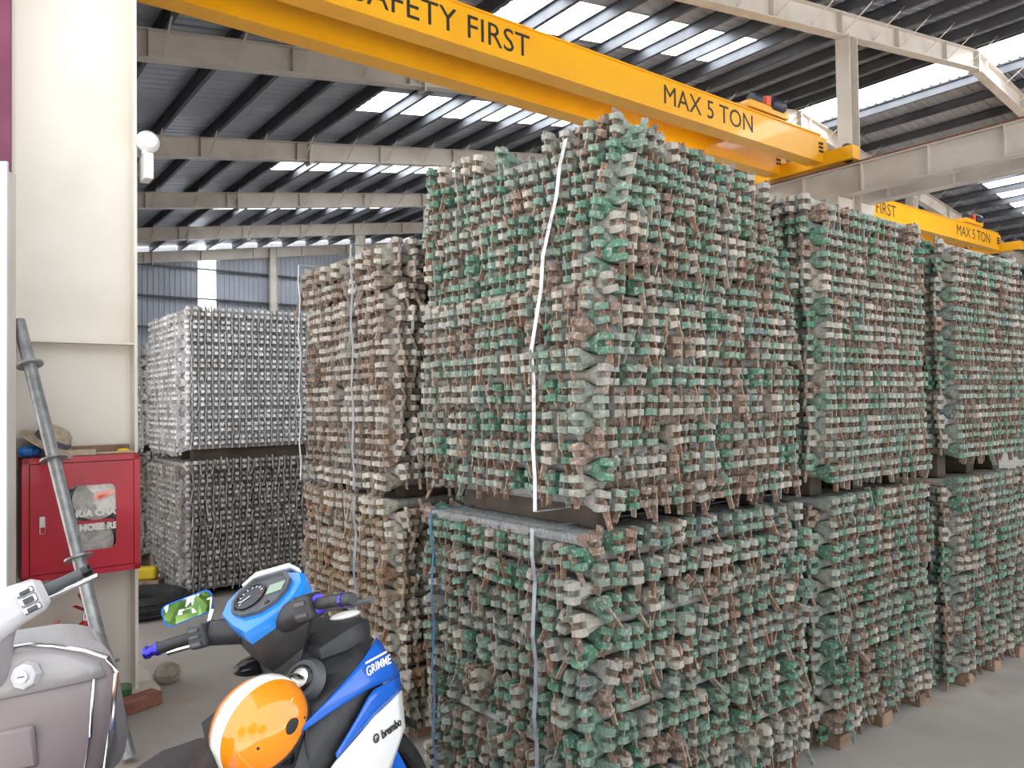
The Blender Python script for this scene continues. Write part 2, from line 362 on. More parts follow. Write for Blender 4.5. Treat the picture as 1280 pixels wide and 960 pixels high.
GREY2 = dict(head=[((186,184,182),8), ((168,164,164),6), ((148,136,132),3)], tube=[((150,146,146),5)], wedge=[((172,168,166),6), ((140,124,116),3)])
def head_geo(w=1.0):
    m = MB(); n = 8; ra, rb = [], []
    for j in range(n):
        a = 2*PI*(j+.5)/n; ra.append((-.102, .0245*math.cos(a), .0245*math.sin(a)))
        c, q = math.cos(a), math.sin(a); rb.append((-.046, .0205*w*max(-1, min(1, c*1.25)), .0375*max(-1, min(1, q*1.15))))
    m.rings([ra, rb], False, True)
    for k in (1, -1):
        pl = [(-.048, -.0185*w, .0375), (-.018, -.0205*w, .039), (0, -.010*w, .034), (0, .010*w, .034), (-.018, .0205*w, .039), (-.048, .0185*w, .0375)]
        lo = [(x, y, .0115) for x, y, z in pl]; up = list(pl)
        if k < 0: lo, up = [(x, y, -z) for x, y, z in up], [(x, y, -z) for x, y, z in lo]
        m.rings([lo, up], True, True)
    return m
def wedge_geo(): 
    m = MB(); m.rings([[(-.033, -.003, -.074), (-.013, -.003, -.074), (-.013, .003, -.074), (-.033, .003, -.074)],
        [(-.038, -.0032, .05), (-.008, -.0032, .05), (-.008, .0032, .05), (-.038, .0032, .05)]]); return m
def tube_geo(L, n=9):
    return MB().tube([(-.09, 0, 0), (-L+.09, 0, 0)], .0242, n, False)
HEAD, WEDGE, SLIM = head_geo(1.12), wedge_geo(), head_geo(.78)
class Soup:                      # many ledgers joined into one mesh
    def __init__(s): s.v = []; s.n = 0; s.loops = []; s.sizes = []; s.c = []
    def add(s, tmpl, mt, colr):
        v, lp, sz = tmpl; p = v @ mt[:3, :3].T + mt[:3, 3]
        s.v.append(p); s.loops.append(lp+s.n); s.sizes.append(sz); s.c.append(np.tile(np.array((*colr, 1.), np.float32), (len(p), 1))); s.n += len(p)
    def build(s, name, mat='ledger_stuff'):
        v = np.concatenate(s.v).astype(np.float32); lp = np.concatenate(s.loops).astype(np.int32); sz = np.concatenate(s.sizes).astype(np.int32)
        me = bpy.data.meshes.new(name); me.vertices.add(len(v)); me.vertices.foreach_set('co', v.ravel())
        me.loops.add(len(lp)); me.loops.foreach_set('vertex_index', lp); me.polygons.add(len(sz))
        st = np.concatenate(([0], np.cumsum(sz)[:-1])).astype(np.int32); me.polygons.foreach_set('loop_start', st)
        at = me.color_attributes.new('tint', 'FLOAT_COLOR', 'POINT'); at.data.foreach_set('color', np.concatenate(s.c).ravel())
        me.materials.append(MATS[mat]); me.polygons.foreach_set('use_smooth', np.zeros(len(sz), bool)); me.update(calc_edges=True); me.validate(); return me
def tm(mb): return (np.array(mb.v), np.array([i for f in mb.f for i in f]), np.array([len(f) for f in mb.f]))
TH, TW, TS = tm(HEAD), tm(WEDGE), tm(SLIM); TT = {}
ME_HEAD = mesh('head', HEAD, 'ledger_part', 0); ME_WEDGE = mesh('wedge', WEDGE, 'ledger_part', 0); ME_TUBE = {}
ORD = 'first second third fourth fifth sixth seventh eighth ninth tenth eleventh twelfth thirteenth fourteenth'.split()
def shade(c):
    r, g, b = c
    if g/r > 1.6: return 'bright green'
    if g/r > 1.2: return 'dull green'
    if g/r > 1.03: return 'grey green'
    if r/g > 1.3: return 'rust stained'
    return 'whitish' if g > .36 else 'dirty grey'
def np4(m): return np.array([list(r) for r in m])
def one_mesh_ledger(L, cols):
    s = Soup(); far = Matrix.Translation((-L, 0, 0)) @ Matrix.Rotation(PI, 4, 'Z'); I = Matrix.Identity(4)
    s.add(tm(tube_geo(L)), np4(I), cols[0])
    for q in (I, far): s.add(TS, np4(q), cols[1]); s.add(TW, np4(q @ Matrix.Translation((0, .027, 0))), cols[2])
    return s.build('scaffold_ledger')
ROW = .054
def bundle(r0, l0, Wr, Wl, z0, rows, pal, messy=1.0, first='l', indiv=None, style='parts', label=None, group=None, slabel=None, nm='scaffold_ledger', shift=lambda z: (0, 0), wside=.0, skip=0, ragged=0):
    soup = Soup(); PITCH = .0558 if wside else .0605; nl, nr = int((Wr-.17)/PITCH)+1, int((Wl-.17)/PITCH)+1
    var = [one_mesh_ledger(Wl if indiv == 'l' else Wr, [pick(pal[k]) for k in ('tube', 'head', 'wedge')]) for _ in range(10)] if style == 'single' and indiv else None
    for i in range(2*rows):
        d = 'l' if (i % 2 == 0) == (first == 'l') else 'r'; z = z0+ROW*(i+.5); sr, sl = shift(z-z0)
        n, L = (nl, Wl) if d == 'l' else (nr, Wr); jit = random.gauss(0, .008*messy); lt = pick(pal['head'])
        if L not in TT: TT[L] = tm(tube_geo(L)); 
        for j in range(n):
            if i >= 2*rows-2 and ragged and random.random() < ragged and j > 2: continue
            t = (.085+j*PITCH+random.gauss(0, .004*messy)); ex = jit+random.gauss(0, .009*messy)
            yaw = random.gauss(0, R(.5)*messy); pit = random.gauss(0, R(.25)*messy); roll = random.gauss(0, R(5)*messy)
            th = sr/Wl; yaw += th
            if d == 'l': base = Matrix.Translation((r0+sr+t, l0+th*t+ex, z)) @ Matrix.Rotation(-PI/2+yaw, 4, 'Z')
            else: base = Matrix.Translation((r0+sr*(1-t/Wl)+ex, l0+sl+t, z)) @ Matrix.Rotation(PI+yaw, 4, 'Z')
            base = base @ Matrix.Rotation(pit, 4, 'Y') @ Matrix.Rotation(roll, 4, 'X')
            far = Matrix.Translation((-L, 0, 0)) @ Matrix.Rotation(PI, 4, 'Z')
            hc = lt if random.random() < .25 else pick(pal['head']); k = random.uniform(.9, 1.08); hc = tuple(min(1, c*k) for c in hc)
            tc = pick(pal['tube']); wc = pick(pal['wedge'])
            wm = Matrix.Translation((random.uniform(-.004, .012), wside+random.gauss(0, .003), random.uniform(-.022, .01))) @ Matrix.Rotation(random.gauss(0, R(9)*min(messy, 1.6)), 4, 'Y') @ Matrix.Rotation(random.gauss(0, R(5)*messy), 4, 'X')
            if d == indiv:
                Mw = Matrix.Rotation(A, 4, 'Z') @ base
                if style == 'single':
                    o = bpy.data.objects.new(nm, random.choice(var)); col.objects.link(o); o.matrix_world = Mw
                else:
                    o = bpy.data.objects.new(nm, None); o.empty_display_size = .05; col.objects.link(o); o.matrix_world = Mw
                    if L not in ME_TUBE: ME_TUBE[L] = mesh('tube', tube_geo(L), 'ledger_part', 40)
                    for pn, me, mt, c in (('tube', ME_TUBE[L], None, tc), ('head', ME_HEAD, None, hc), ('head', ME_HEAD, far, hc), ('wedge', ME_WEDGE, wm, wc), ('wedge', ME_WEDGE, far @ wm, wc)):
                        p = bpy.data.objects.new(pn, me); col.objects.link(p); p.parent = o; p.color = (*c, 1)
                        if mt is not None: p.matrix_local = mt
                tag(o, label % ('galvanised' if style == 'single' else shade(hc), ORD[(2*rows-1-i)//2]), 'ledger', group)
            else:
                soup.add(TT[L], np4(base), tc)
                for q in (Matrix.Identity(4), far):
                    soup.add(TS if wside else TH, np4(base @ q), hc); soup.add(TW, np4(base @ q @ wm), wc)
    me = soup.build('scaffold_ledger_pile')
    o = bpy.data.objects.new('scaffold_ledger_pile', me); col.objects.link(o); o.rotation_euler = RZ
    return tag(o, slabel, 'scaffold ledgers', kind='stuff')
def ztop(z0, rows): return z0+2*rows*ROW
def timbers(r0, l0, Wr, Wl, z0, z1, label, group, along='l', e=.0):
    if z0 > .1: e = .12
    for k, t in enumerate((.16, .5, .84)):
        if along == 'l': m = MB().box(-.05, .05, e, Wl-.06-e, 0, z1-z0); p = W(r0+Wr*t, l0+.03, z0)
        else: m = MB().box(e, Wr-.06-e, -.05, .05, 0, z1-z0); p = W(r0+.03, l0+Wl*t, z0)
        tag(obj('timber_bearer', m, 'timber_gap_shade' if e else 'timber', loc=p, rot=RZ, smooth=0, bevel=.004), label, 'timber', group)
def front_shift(z): return (.0 if z < .55 else (z-.55)**1.3*.30, .0)
G1 = (1.76, 1.87, 1.34, 1.15)
Z1, N1, N2 = .06, 10, 13
ZU = ztop(Z1, N1)+.09
bundle(*G1, Z1, N1, GREEN, 1.9, 'r', slabel='jumbled green and rusty scaffold ledgers in the lower bundle beside the blue motorbike')
bundle(*G1, ZU, N2, GREEN, 1.25, 'l', 'l', 'parts', '%s headed scaffold ledger, %s layer from the top, upper green bundle by the motorbike', 'aisle-facing ledgers of the upper green bundle by the motorbike', 'scaffold ledgers with green heads toward the blue motorbike in the upper green bundle', shift=front_shift, ragged=.35, nm='green_headed_ledger')
timbers(*G1, 0, Z1, 'timber bearer under the green stack beside the blue motorbike', 'bearers under the green stack by the motorbike')
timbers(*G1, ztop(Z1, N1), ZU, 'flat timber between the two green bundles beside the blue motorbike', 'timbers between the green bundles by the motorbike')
G2 = (3.17, 1.87, 1.13, 1.15); G3 = (4.42, 1.84, 1.10, 1.15)
for G, nm, ru in ((G2, 'second', 12), (G3, 'third', 11)):
    zu = ztop(Z1, 10)+.09+(.04 if G is G3 else 0)
    bundle(*G, Z1, 10, GREEN, 1.15, 'r', slabel='green headed scaffold ledgers of the %s stack along the aisle, lower bundle' % nm)
    bundle(*G, zu, ru, GREEN, .85, 'l', slabel='green headed scaffold ledgers of the %s stack along the aisle, upper bundle' % nm, ragged=.3)
    timbers(*G, 0, Z1, 'timber bearer under the %s green stack along the aisle' % nm, 'bearers under the %s green stack along the aisle' % nm)
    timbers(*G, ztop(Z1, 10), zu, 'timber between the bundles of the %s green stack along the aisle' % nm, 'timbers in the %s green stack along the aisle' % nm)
BR = (1.73, 3.2, 1.25, 1.13); zb = ztop(Z1, 10)+.06
bundle(*BR, Z1, 10, TAN, 1.5, 'l', slabel='tan and rusty scaffold ledgers in the lower bundle behind the blue motorbike')
bundle(*BR, zb, 11, BROWN, 1.5, 'r', 'r', 'parts', '%s headed scaffold ledger, %s layer from the top, upper brown bundle behind the motorbike', 'motorbike-facing ledgers of the upper brown bundle', 'brown scaffold ledgers lying crosswise in the upper brown bundle', ragged=.2, nm='rusty_ledger')
timbers(*BR, 0, Z1, 'timber bearer under the brown stack', 'bearers under the brown stack')
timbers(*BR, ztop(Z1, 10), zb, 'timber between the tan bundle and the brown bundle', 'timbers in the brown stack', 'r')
GA = (1.66, 6.66, 1.3, 1.14); zg = ztop(Z1, 10)+.1
bundle(*GA, Z1, 10, GREY2, .9, 'r', slabel='dark grey scaffold ledgers in the lower grey bundle', wside=.027)
bundle(*GA, zg, 11, GREY, .6, 'r', 'l', 'single', '%s scaffold ledger, %s layer from the top, upper bundle of the corner grey stack', 'grey ledgers facing the aisle in the upper bundle', 'galvanised scaffold ledgers lying crosswise in the upper grey bundle', wside=.027, nm='galvanised_ledger')
timbers(*GA, 0, Z1, 'timber bearer under the corner grey stack', 'bearers under the corner grey stack')
timbers(*GA, ztop(Z1, 10), zg, 'timber between the two corner grey bundles', 'timbers in the corner grey stack', 'r')
GB = (1.64, 7.95, 1.3, 1.14); zg2 = ztop(.2, 9)+.08
bundle(*GB, .2, 9, GREY2, .9, 'r', slabel='dark grey scaffold ledgers of the rearmost grey stack, lower bundle', wside=.027)
bundle(*GB, zg2, 9, GREY, .8, 'r', slabel='galvanised scaffold ledgers of the rearmost grey stack, upper bundle', wside=.027)
timbers(*GB, 0, .2, 'thick timber bearer under the rearmost grey stack', 'bearers under the rearmost grey stack', 'r')
timbers(*GB, ztop(.2, 9), zg2, 'timber between the bundles of the rearmost grey stack', 'timbers in the rearmost grey stack')
# steel straps round the bundles
def strap(label, mat, l, r0, r1, z0, z1, shift=lambda z: (0, 0), wd=.02, slant=0):
    pts = []
    for i in range(13):
        z = z0+(z1-z0)*i/12; pts.append((r0-.022+shift(z-z0)[0]*.77+.006*math.sin(i*2.1), l+slant*i/12+.003*math.sin(i*1.7), z))
    pts += [(r1+.02+shift(z1-z0)[0], l+slant, z1), (r1+.02, l, z0), pts[0]]
    m = MB(); rg = []
    for p in pts: rg.append([(p[0]+a, p[1]+b, p[2]+(.0015 if a else 0)) for a, b in ((0, -wd/2), (0, wd/2), (.0016, wd/2), (.0016, -wd/2))])
    m.rings(rg, False, False); o = W(r0, l, z0); m.v = [(x-r0, y-l, z-z0) for x, y, z in m.v]
    return tag(obj('steel_strap', m, mat, loc=o, rot=RZ, smooth=0), label, 'strap')
strap('white steel strap round the upper green bundle beside the blue motorbike', 'strap_white', 2.13, 1.75, 2.9, ZU-.02, ztop(ZU, N2)-.05, front_shift, slant=.0)
strap('grey blue steel strap round the lower green bundle beside the blue motorbike', 'strap_grey', 2.12, 1.73, 3.12, .02, ztop(Z1, N1)+.012)
strap('dark blue strap round the lower green bundle beside the blue motorbike', 'strap_blue', 2.80, 1.73, 3.12, .02, ztop(Z1, N1)+.01, wd=.012)
strap('grey strap round the upper brown bundle, next to the green stack', 'strap_grey', 3.50, 1.71, 3.0, zb-.02, ztop(zb, 11)+.01)
strap('white strap round the upper brown bundle, at its end near the grey stack', 'strap_white', 4.17, 1.71, 3.0, zb-.02, ztop(zb, 11)+.01, wd=.016)
strap('blue grey strap round the lower tan bundle', 'strap_grey', 3.47, 1.70, 3.0, .02, ztop(Z1, 10)+.012, wd=.024)
# ------------------------------------------------------------------ left column and what stands by it
q = root('steel_column', W(.665, 4.86), A, 'white painted steel column behind the red hose cabinet', 'column')
HC = zr(.68)-.1
obj('web', MB().box(-.284, .284, -.006, .006, 0, HC), 'white_paint', q, smooth=0)
for k in (-1, 1): obj('flange', MB().box(k*.292-.008, k*.292+.008, -.12, .12, 0, HC), 'white_paint', q, smooth=0)
for z in (1.965, 4.2): obj('stiffener', MB().box(-.284, .284, -.11, .11, z-.006, z+.006), 'white_paint', q, smooth=0)
obj('base_plate', MB().box(-.36, .40, -.18, .18, 0, .025), 'cream_steel', q, smooth=0)
obj('gusset', MB().prism([(.3, -.005, .025), (.40, -.005, .025), (.3, -.005, .16)], (0, .01, 0)), 'white_paint', q, smooth=0)
tag(obj('door_track', MB().box(-.06, .05, -.17, .19, 0, 5.6), 'maroon', loc=W(.305, 4.79), rot=RZ, smooth=0, bevel=.006), 'maroon painted vertical door track beside the white column', 'door track')
q = root('door_1', (-2.14, 3.25, 0), 0, kind='structure'); 
obj('door_leaf', MB().box(-1.1, 0, 0, .012, .02, 2.66), 'pale_blue', q, smooth=0)
obj('door_frame', MB().box(-1.1, 0, .012, .062, .02, 2.62), 'cream_steel', q, smooth=0)
# emergency lamp
q = root('emergency_lamp', W(.99, 4.72, 3.05), A, 'white emergency lamp high on the edge of the column', 'lamp')
obj('battery_box', MB().box(.0, .05, -.05, .08, -.15, .0), 'lamp_white', q, bevel=.008)
obj('lamp_head', MB().lathe([(.0, -.045), (.04, -.035), (.062, -.005), (.064, .01), (.05, .03), (0, .035)], 18, (.03, 0, .075), 'y'), 'lamp_white', q)
obj('bracket', MB().box(.0, .02, -.01, .03, 0, .03), 'lamp_white', q, smooth=0)
# hose cabinet
C0, C1, D0, D1, Z0c, Z1c = -.275, .275, -.2, 0, 0, .63
q = root('hose_cabinet', W(.675, 4.82, .72), A, 'red metal fire hose cabinet with glass window on the white column', 'cabinet')
m = MB(); t = .012
m.box(C0, C1, D1-t, D1, 0, .63).box(C0, C0+t, D0, D1, 0, .63).box(C1-t, C1, D0, D1, 0, .63).box(C0, C1, D0, D1, 0, t).box(C0, C1, D0, D1, .63-t, .63)
obj('body', m, 'red_paint', q, smooth=0)
m = MB(); wx0, wx1, wz0, wz1 = -.07, .155, .13, .475; e = .03
m.box(C0, C0+e, D0-.004, D0+.006, 0, .63).box(C1-e, C1, D0-.004, D0+.006, 0, .63).box(C0, C1, D0-.004, D0+.006, 0, e).box(C0, C1, D0-.004, D0+.006, .63-e, .63)
obj('front_rim', m, 'red_paint', q, smooth=0)
g = .004; m = MB(); a0, a1, b0, b1 = C0+e+g, C1-e-g, e+g, .63-e-g
def rrect(x0, x1, z0, z1, r, n=5):
    pts = []
    for cx, cz, s in ((x1-r, z1-r, 0), (x0+r, z1-r, 1), (x0+r, z0+r, 2), (x1-r, z0+r, 3)):
        for i in range(n+1): a = PI/2*(s+i/n); pts.append((cx+r*math.cos(a), cz+r*math.sin(a)))
    return pts
inn = rrect(wx0, wx1, wz0, wz1, .035); out = []
cx, cz = (wx0+wx1)/2, (wz0+wz1)/2
for x, z in inn:                     # outer rectangle point on the same ray
    dx, dz = x-cx, z-cz; k = min(((a1 if dx > 0 else a0)-cx)/dx if dx else 1e9, ((b1 if dz > 0 else b0)-cz)/dz if dz else 1e9); out.append((cx+dx*k, cz+dz*k))
corn = [(a1, b1), (a0, b1), (a0, b0), (a1, b0)]
n = len(inn)
for c in corn:
    j = min(range(n), key=lambda i: abs(math.atan2(out[i][1]-cz, out[i][0]-cx)-math.atan2(c[1]-cz, c[0]-cx))); out[j] = c
yd = D0-.008
m.rings([[(x, yd, z) for x, z in out], [(x, yd, z) for x, z in inn], [(x, yd+.012, z) for x, z in inn], [(x, yd+.012, z) for x, z in out], [(x, yd, z) for x, z in out]], False, False)
dr = obj('door', m, 'red_paint', q, smooth=0)
obj('window_pane', MB().prism([(x, yd+.005, z) for x, z in inn], (0, .003, 0)), 'glass', dr, smooth=0)
obj('latch', MB().box(-.20, -.175, yd-.012, yd, .24, .33), 'lamp_white', dr, bevel=.004)
obj('latch_lever', MB().box(-.197, -.178, yd-.016, yd-.01, .245, .275), 'red_paint', dr, smooth=0)
text('CHỮA CHÁY', .047, 'paper', dr, frame_mtx((.045, yd+.002, .325), (1, 0, 0), (0, 0, 1)), bold=.0026)
text('FIRE HOSE REEL', .047, 'paper', dr, frame_mtx((.045, yd+.002, .25), (1, 0, 0), (0, 0, 1)), bold=.0026)
obj('lettering_band', MB().box(-.055, .145, yd+.0015, yd+.0035, .272, .288), 'red_paint', dr, smooth=0)
obj('backing', MB().box(C0+t, C1-t, -.02, -.014, t, .63-t), 'box_dark', q, smooth=0)
for cxh, czh, rr, dh in ((.09, .395, .095, .125), (.06, .165, .095, .125), (-.05, .31, .09, .058)):
    h = tag(obj('fire_hose', MB().lathe([(.02, -.035)]+[z for i in range(9) for z in ((.02+rr*(i+.05)/9, -.028), (.02+rr*(i+.3)/9, -.042), (.02+rr*(i+.7)/9, -.042), (.02+rr*(i+.95)/9, -.028))]+[(.02+rr, -.028), (.02+rr, .022), (.02, .022)], 32), 'hose_white', loc=W(.675+cxh-.02, 4.82-dh, .72+czh), rot=(PI/2, 0, A)),
        'white coiled canvas fire hose behind the cabinet window', 'fire hose', 'coiled hoses in the red cabinet')
tag(obj('hose_nozzle', MB().tube([(-.02, 0, 0), (.0, 0, .004), (.03, 0, .012), (.075, 0, .025)], [.016, .022, .02, .012], 12), 'orange_tag', loc=W(.675+.075, 4.82-.183, .72+.405), rot=RZ), 'orange hose nozzle behind the cabinet window', 'nozzle')
# things on top of the cabinet
zt = 1.352
q = root('straw_hat', W(.52, 4.70, zt), A, 'beige sun hat with grey band leaning on top of the red cabinet', 'hat')
hm = Matrix.Translation((.02, .0, .075)) @ Matrix.Rotation(R(28), 4, 'Y') @ Matrix.Rotation(R(14), 4, 'X')
m = MB().lathe([(.075, .06), (.085, .03), (.088, .0), (.15, -.012), (.152, -.016), (.09, -.006), (.0, -.004)], 24); m.lathe([(.0, .085), (.05, .08), (.075, .06)], 24, cap=False); m.apply(hm); obj('crown', m, 'hat_straw', q)
obj('band', MB().lathe([(.090, .004), (.088, .03), (.084, .032), (.084, .004)], 24).apply(hm), 'cloth_grey', q)
tag(obj('plastic_bag', MB().ell((0, 0, .032), (.055, .045, .032), 9, 6), 'bag_blue', loc=W(.435, 4.66, zt), rot=RZ, smooth=0), 'crumpled blue plastic bag on top of the red cabinet', 'bag')
for i, (r0, r1, l, h, w, mt, lb) in enumerate(((.60, .93, 4.77, .045, .03, 'timber', 'brown wooden strip at the back of the cabinet top'), (.60, .74, 4.66, .03, .035, 'hat_straw', 'short pale wooden block on the cabinet top'), (.73, .94, 4.68, .012, .02, 'hat_straw', 'thin pale stick lying on the cabinet top'))):
    tag(obj('wood_strip', MB().box(0, r1-r0, -w/2, w/2, 0, h), mt, loc=W(r0, l, zt), rot=(0, 0, A+R((2, -3, 3)[i])), smooth=0, bevel=.003), lb, 'wood')
tag(obj('tape_roll', MB().torus((0, 0, .012), .025, .008, 20, 8, 'z', rz=.012), 'tape_yellow', loc=W(.885, 4.715, zt)), 'small yellow tape roll on the cabinet top', 'tape')
# fire extinguishers
def extinguisher(x, y, sc, rz, label):
    q = root('fire_extinguisher', (x, y, 0), rz, label, 'extinguisher')
    obj('cylinder', MB().lathe([(.0, .0), (.07, .0), (.082, .012), (.084, .03), (.084, .40*sc), (.078, .44*sc), (.055, .475*sc), (.028, .49*sc), (.02, .50*sc), (0, .50*sc)], 24), 'red_ext', q)
    v = obj('valve', MB().lathe([(.018, .49*sc), (.02, .53*sc), (.014, .54*sc), (.014, .565*sc), (0, .565*sc)], 12), 'chrome', q)
    z = .555*sc
    obj('lever', MB().bar((-.02, 0, z), (.05, 0, z+.075), .022, .005), 'red_ext', v, smooth=0); obj('lever', MB().bar((-.01, 0, z-.01), (.085, 0, z+.01), .022, .005), 'red_ext', v, smooth=0)
    obj('gauge', MB().lathe([(0, 0), (.016, 0), (.016, .012), (0, .012)], 14, (0, -.03, .535*sc), 'y'), 'chrome', v)
    obj('hose', MB().tube([(-.02, 0, .525*sc), (-.07, 0, .52*sc), (-.098, 0, .45*sc), (-.1, 0, .25*sc), (-.096, 0, .12*sc)], .010, 8), 'rubber', q)
    obj('label_sheet', MB().rings([[(.0848*math.cos(a), .0848*math.sin(a), zz) for a in np.linspace(-2.3, -.9, 9)] for zz in (.16*sc, .33*sc)], closed=False), 'paper', q)
extinguisher(-2.235, 4.03, 1.0, R(160), 'red fire extinguisher standing against the column web under the cabinet')
extinguisher(-2.29, 3.80, .86, R(75), 'shorter red fire extinguisher behind the grey scooter with raised lever')
# leaning ringlock standard
P0, P1 = Vector((-1.755, 3.51, .02)), Vector((-2.545, 3.96, 2.06)); dd = (P1-P0).normalized()
q = root('scaffold_standard', P0, 0, 'galvanised scaffold standard with rosettes leaning across the red cabinet', 'scaffold pole', rot=dd.to_track_quat('Z', 'Y').to_euler())
Lp = (P1-P0).length
obj('tube', MB().rings([[(r*math.cos(2*PI*j/20), r*math.sin(2*PI*j/20), z) for j in range(20)] for r, z in ((.03, 0), (.03, Lp), (.026, Lp), (.026, 0), (.03, 0))], False, False), 'galv', q)
for z in (.43, .95, 1.46, 1.98):
    m = MB().lathe([(.031, z-.005), (.062, z-.005), (.062, z+.005), (.031, z+.005), (.031, z-.005)], 24, cap=False)
    o = obj('rosette', m, 'galv', q)
# masonry bits by the column foot, tyre and blocks farther in
def brickm(l, w, h):
    m = MB().box(0, l, 0, w, 0, h); return m
tag(obj('brick', brickm(.2, .1, .07), 'brick_red', loc=(-2.02, 4.02, 0), rot=(0, 0, R(58)), smooth=0, bevel=.006), 'red clay brick lying on the floor by the column foot', 'brick')
tag(obj('brick', brickm(.2, .1, .065), 'brick_red', loc=(-2.14, 3.74, 0), rot=(0, 0, R(20)), smooth=0, bevel=.006), 'red clay brick half hidden behind the scooter shield', 'brick')
m = MB().ell((0, 0, .06), (.075, .06, .065), 9, 6); m.v = [(x*(1+.15*math.sin(7*x*30+z*40)), y*(1+.12*math.cos(50*y+z*33)), max(0, z)) for x, y, z in m.v]
tag(obj('stone', m, 'stone', loc=W(1.13, 4.80, 0), smooth=0), 'rough pale stone beside the column base plate', 'stone')
q = root('green_jar', (-2.13, 4.16, .0), 0, 'glossy green jar standing at the foot of the column', 'jar')
obj('body', MB().lathe([(0, 0), (.035, 0), (.045, .03), (.06, .06), (.062, .1), (.05, .105), (.0, .1)], 18), 'green_glaze', q); obj('rim', MB().torus((0, 0, .1), .058, .006, 20, 8, 'z'), 'green_glaze', q)
q = root('tyre', (-2.90, 6.02, 0), 0, 'worn black tyre lying flat on the floor near the grey stack', 'tyre')
obj('carcass', MB().torus((0, 0, .085), .25, .075, 36, 12, 'z', rz=.085), 'rubber', q)
for k in (.04, .085, .13): obj('tread_rib', MB().torus((0, 0, k), .322, .008, 36, 6, 'z'), 'rubber', q)
tb = tag(obj('timber_beam', MB().box(-.3, .3, -.07, .07, 0, .14), 'timber', loc=(-3.32, 6.57, 0), rot=(0, 0, R(6)), smooth=0, bevel=.006), 'brown timber beam lying behind the tyre', 'timber')
tag(obj('foam_block', MB().box(-.085, .085, -.05, .05, 0, .11), 'yellow_foam', loc=(-3.13, 6.57, .141), rot=(0, 0, R(10)), bevel=.025), 'yellow rounded block on the timber beam', 'block')
# ------------------------------------------------------------------ two-wheelers
def superr(cx, hw, z0, z1, n=20, e=.6, axis='x'):     # rounded section in the plane x = cx
    q = []
    for j in range(n):
        a = 2*PI*j/n; c, s2 = math.cos(a), math.sin(a)
        q.append((cx, hw*math.copysign(abs(c)**e, c), (z0+z1)/2+(z1-z0)/2*math.copysign(abs(s2)**e, s2)))
    return q
def loftx(secs, n=20, e=.6):
    return MB().rings([superr(x, hw, z0, z1, n, e) for x, hw, z0, z1 in secs])
def patch(top, bot, yf, sgn, nu=10, nv=4, inset=0):
    def along(c, t):
        t *= len(c)-1; i = min(int(t), len(c)-2); f = t-i; return (c[i][0]*(1-f)+c[i+1][0]*f, c[i][1]*(1-f)+c[i+1][1]*f)
    g = []
    for i in range(nu+1):
        a, b = along(top, i/nu), along(bot, i/nu)
        g.append([(a[0]*(1-k/nv)+b[0]*k/nv, a[1]*(1-k/nv)+b[1]*k/nv) for k in range(nv+1)])
    return MB().rings([[(x, sgn*(yf(x, z)-inset), z) for x, z in c] for c in g], closed=False)
def solid(o, t):
    m = o.modifiers.new('thickness', 'SOLIDIFY'); m.thickness = t; m.offset = 0; return o
def wheel(q, c, R0, rt, mtx, rim='black_gloss', spokes=5, disc=True):
    w = obj('tyre', MB().torus(c, R0-rt, rt, 48, 12, 'y', rz=rt*.95).apply(mtx), 'rubber', q)
    ri = R0-2*rt+.012
    rm = obj('rim', MB().torus(c, ri, .012, 40, 8, 'y', rz=.035).apply(mtx), rim, q)
    for k in range(spokes):
        a = 2*PI*k/spokes
        for d in (-.16, .16):
            obj('spoke', MB().bar((c[0]+.03*math.cos(a+d*2), c[1], c[2]+.03*math.sin(a+d*2)), (c[0]+ri*math.cos(a+d), c[1], c[2]+ri*math.sin(a+d)), .016, .02, (0, 1, 0)).apply(mtx), rim, rm, smooth=0)
    obj('hub', MB().lathe([(.0, -.06), (.035, -.06), (.04, 0), (.035, .06), (0, .06)], 16, c, 'y').apply(mtx), 'grey_plastic', rm)
    if disc: obj('brake_disc', MB().lathe([(.06, -.062), (.115, -.062), (.115, -.058), (.06, -.058), (.06, -.062)], 28, c, 'y', cap=False).apply(mtx), 'chrome', rm)
def steer(p, rake, ang):
    ax = Vector((-math.sin(R(rake)), 0, math.cos(R(rake)))); return Matrix.Translation(p) @ Matrix.Rotation(R(ang), 4, ax) @ Matrix.Translation(-Vector(p))
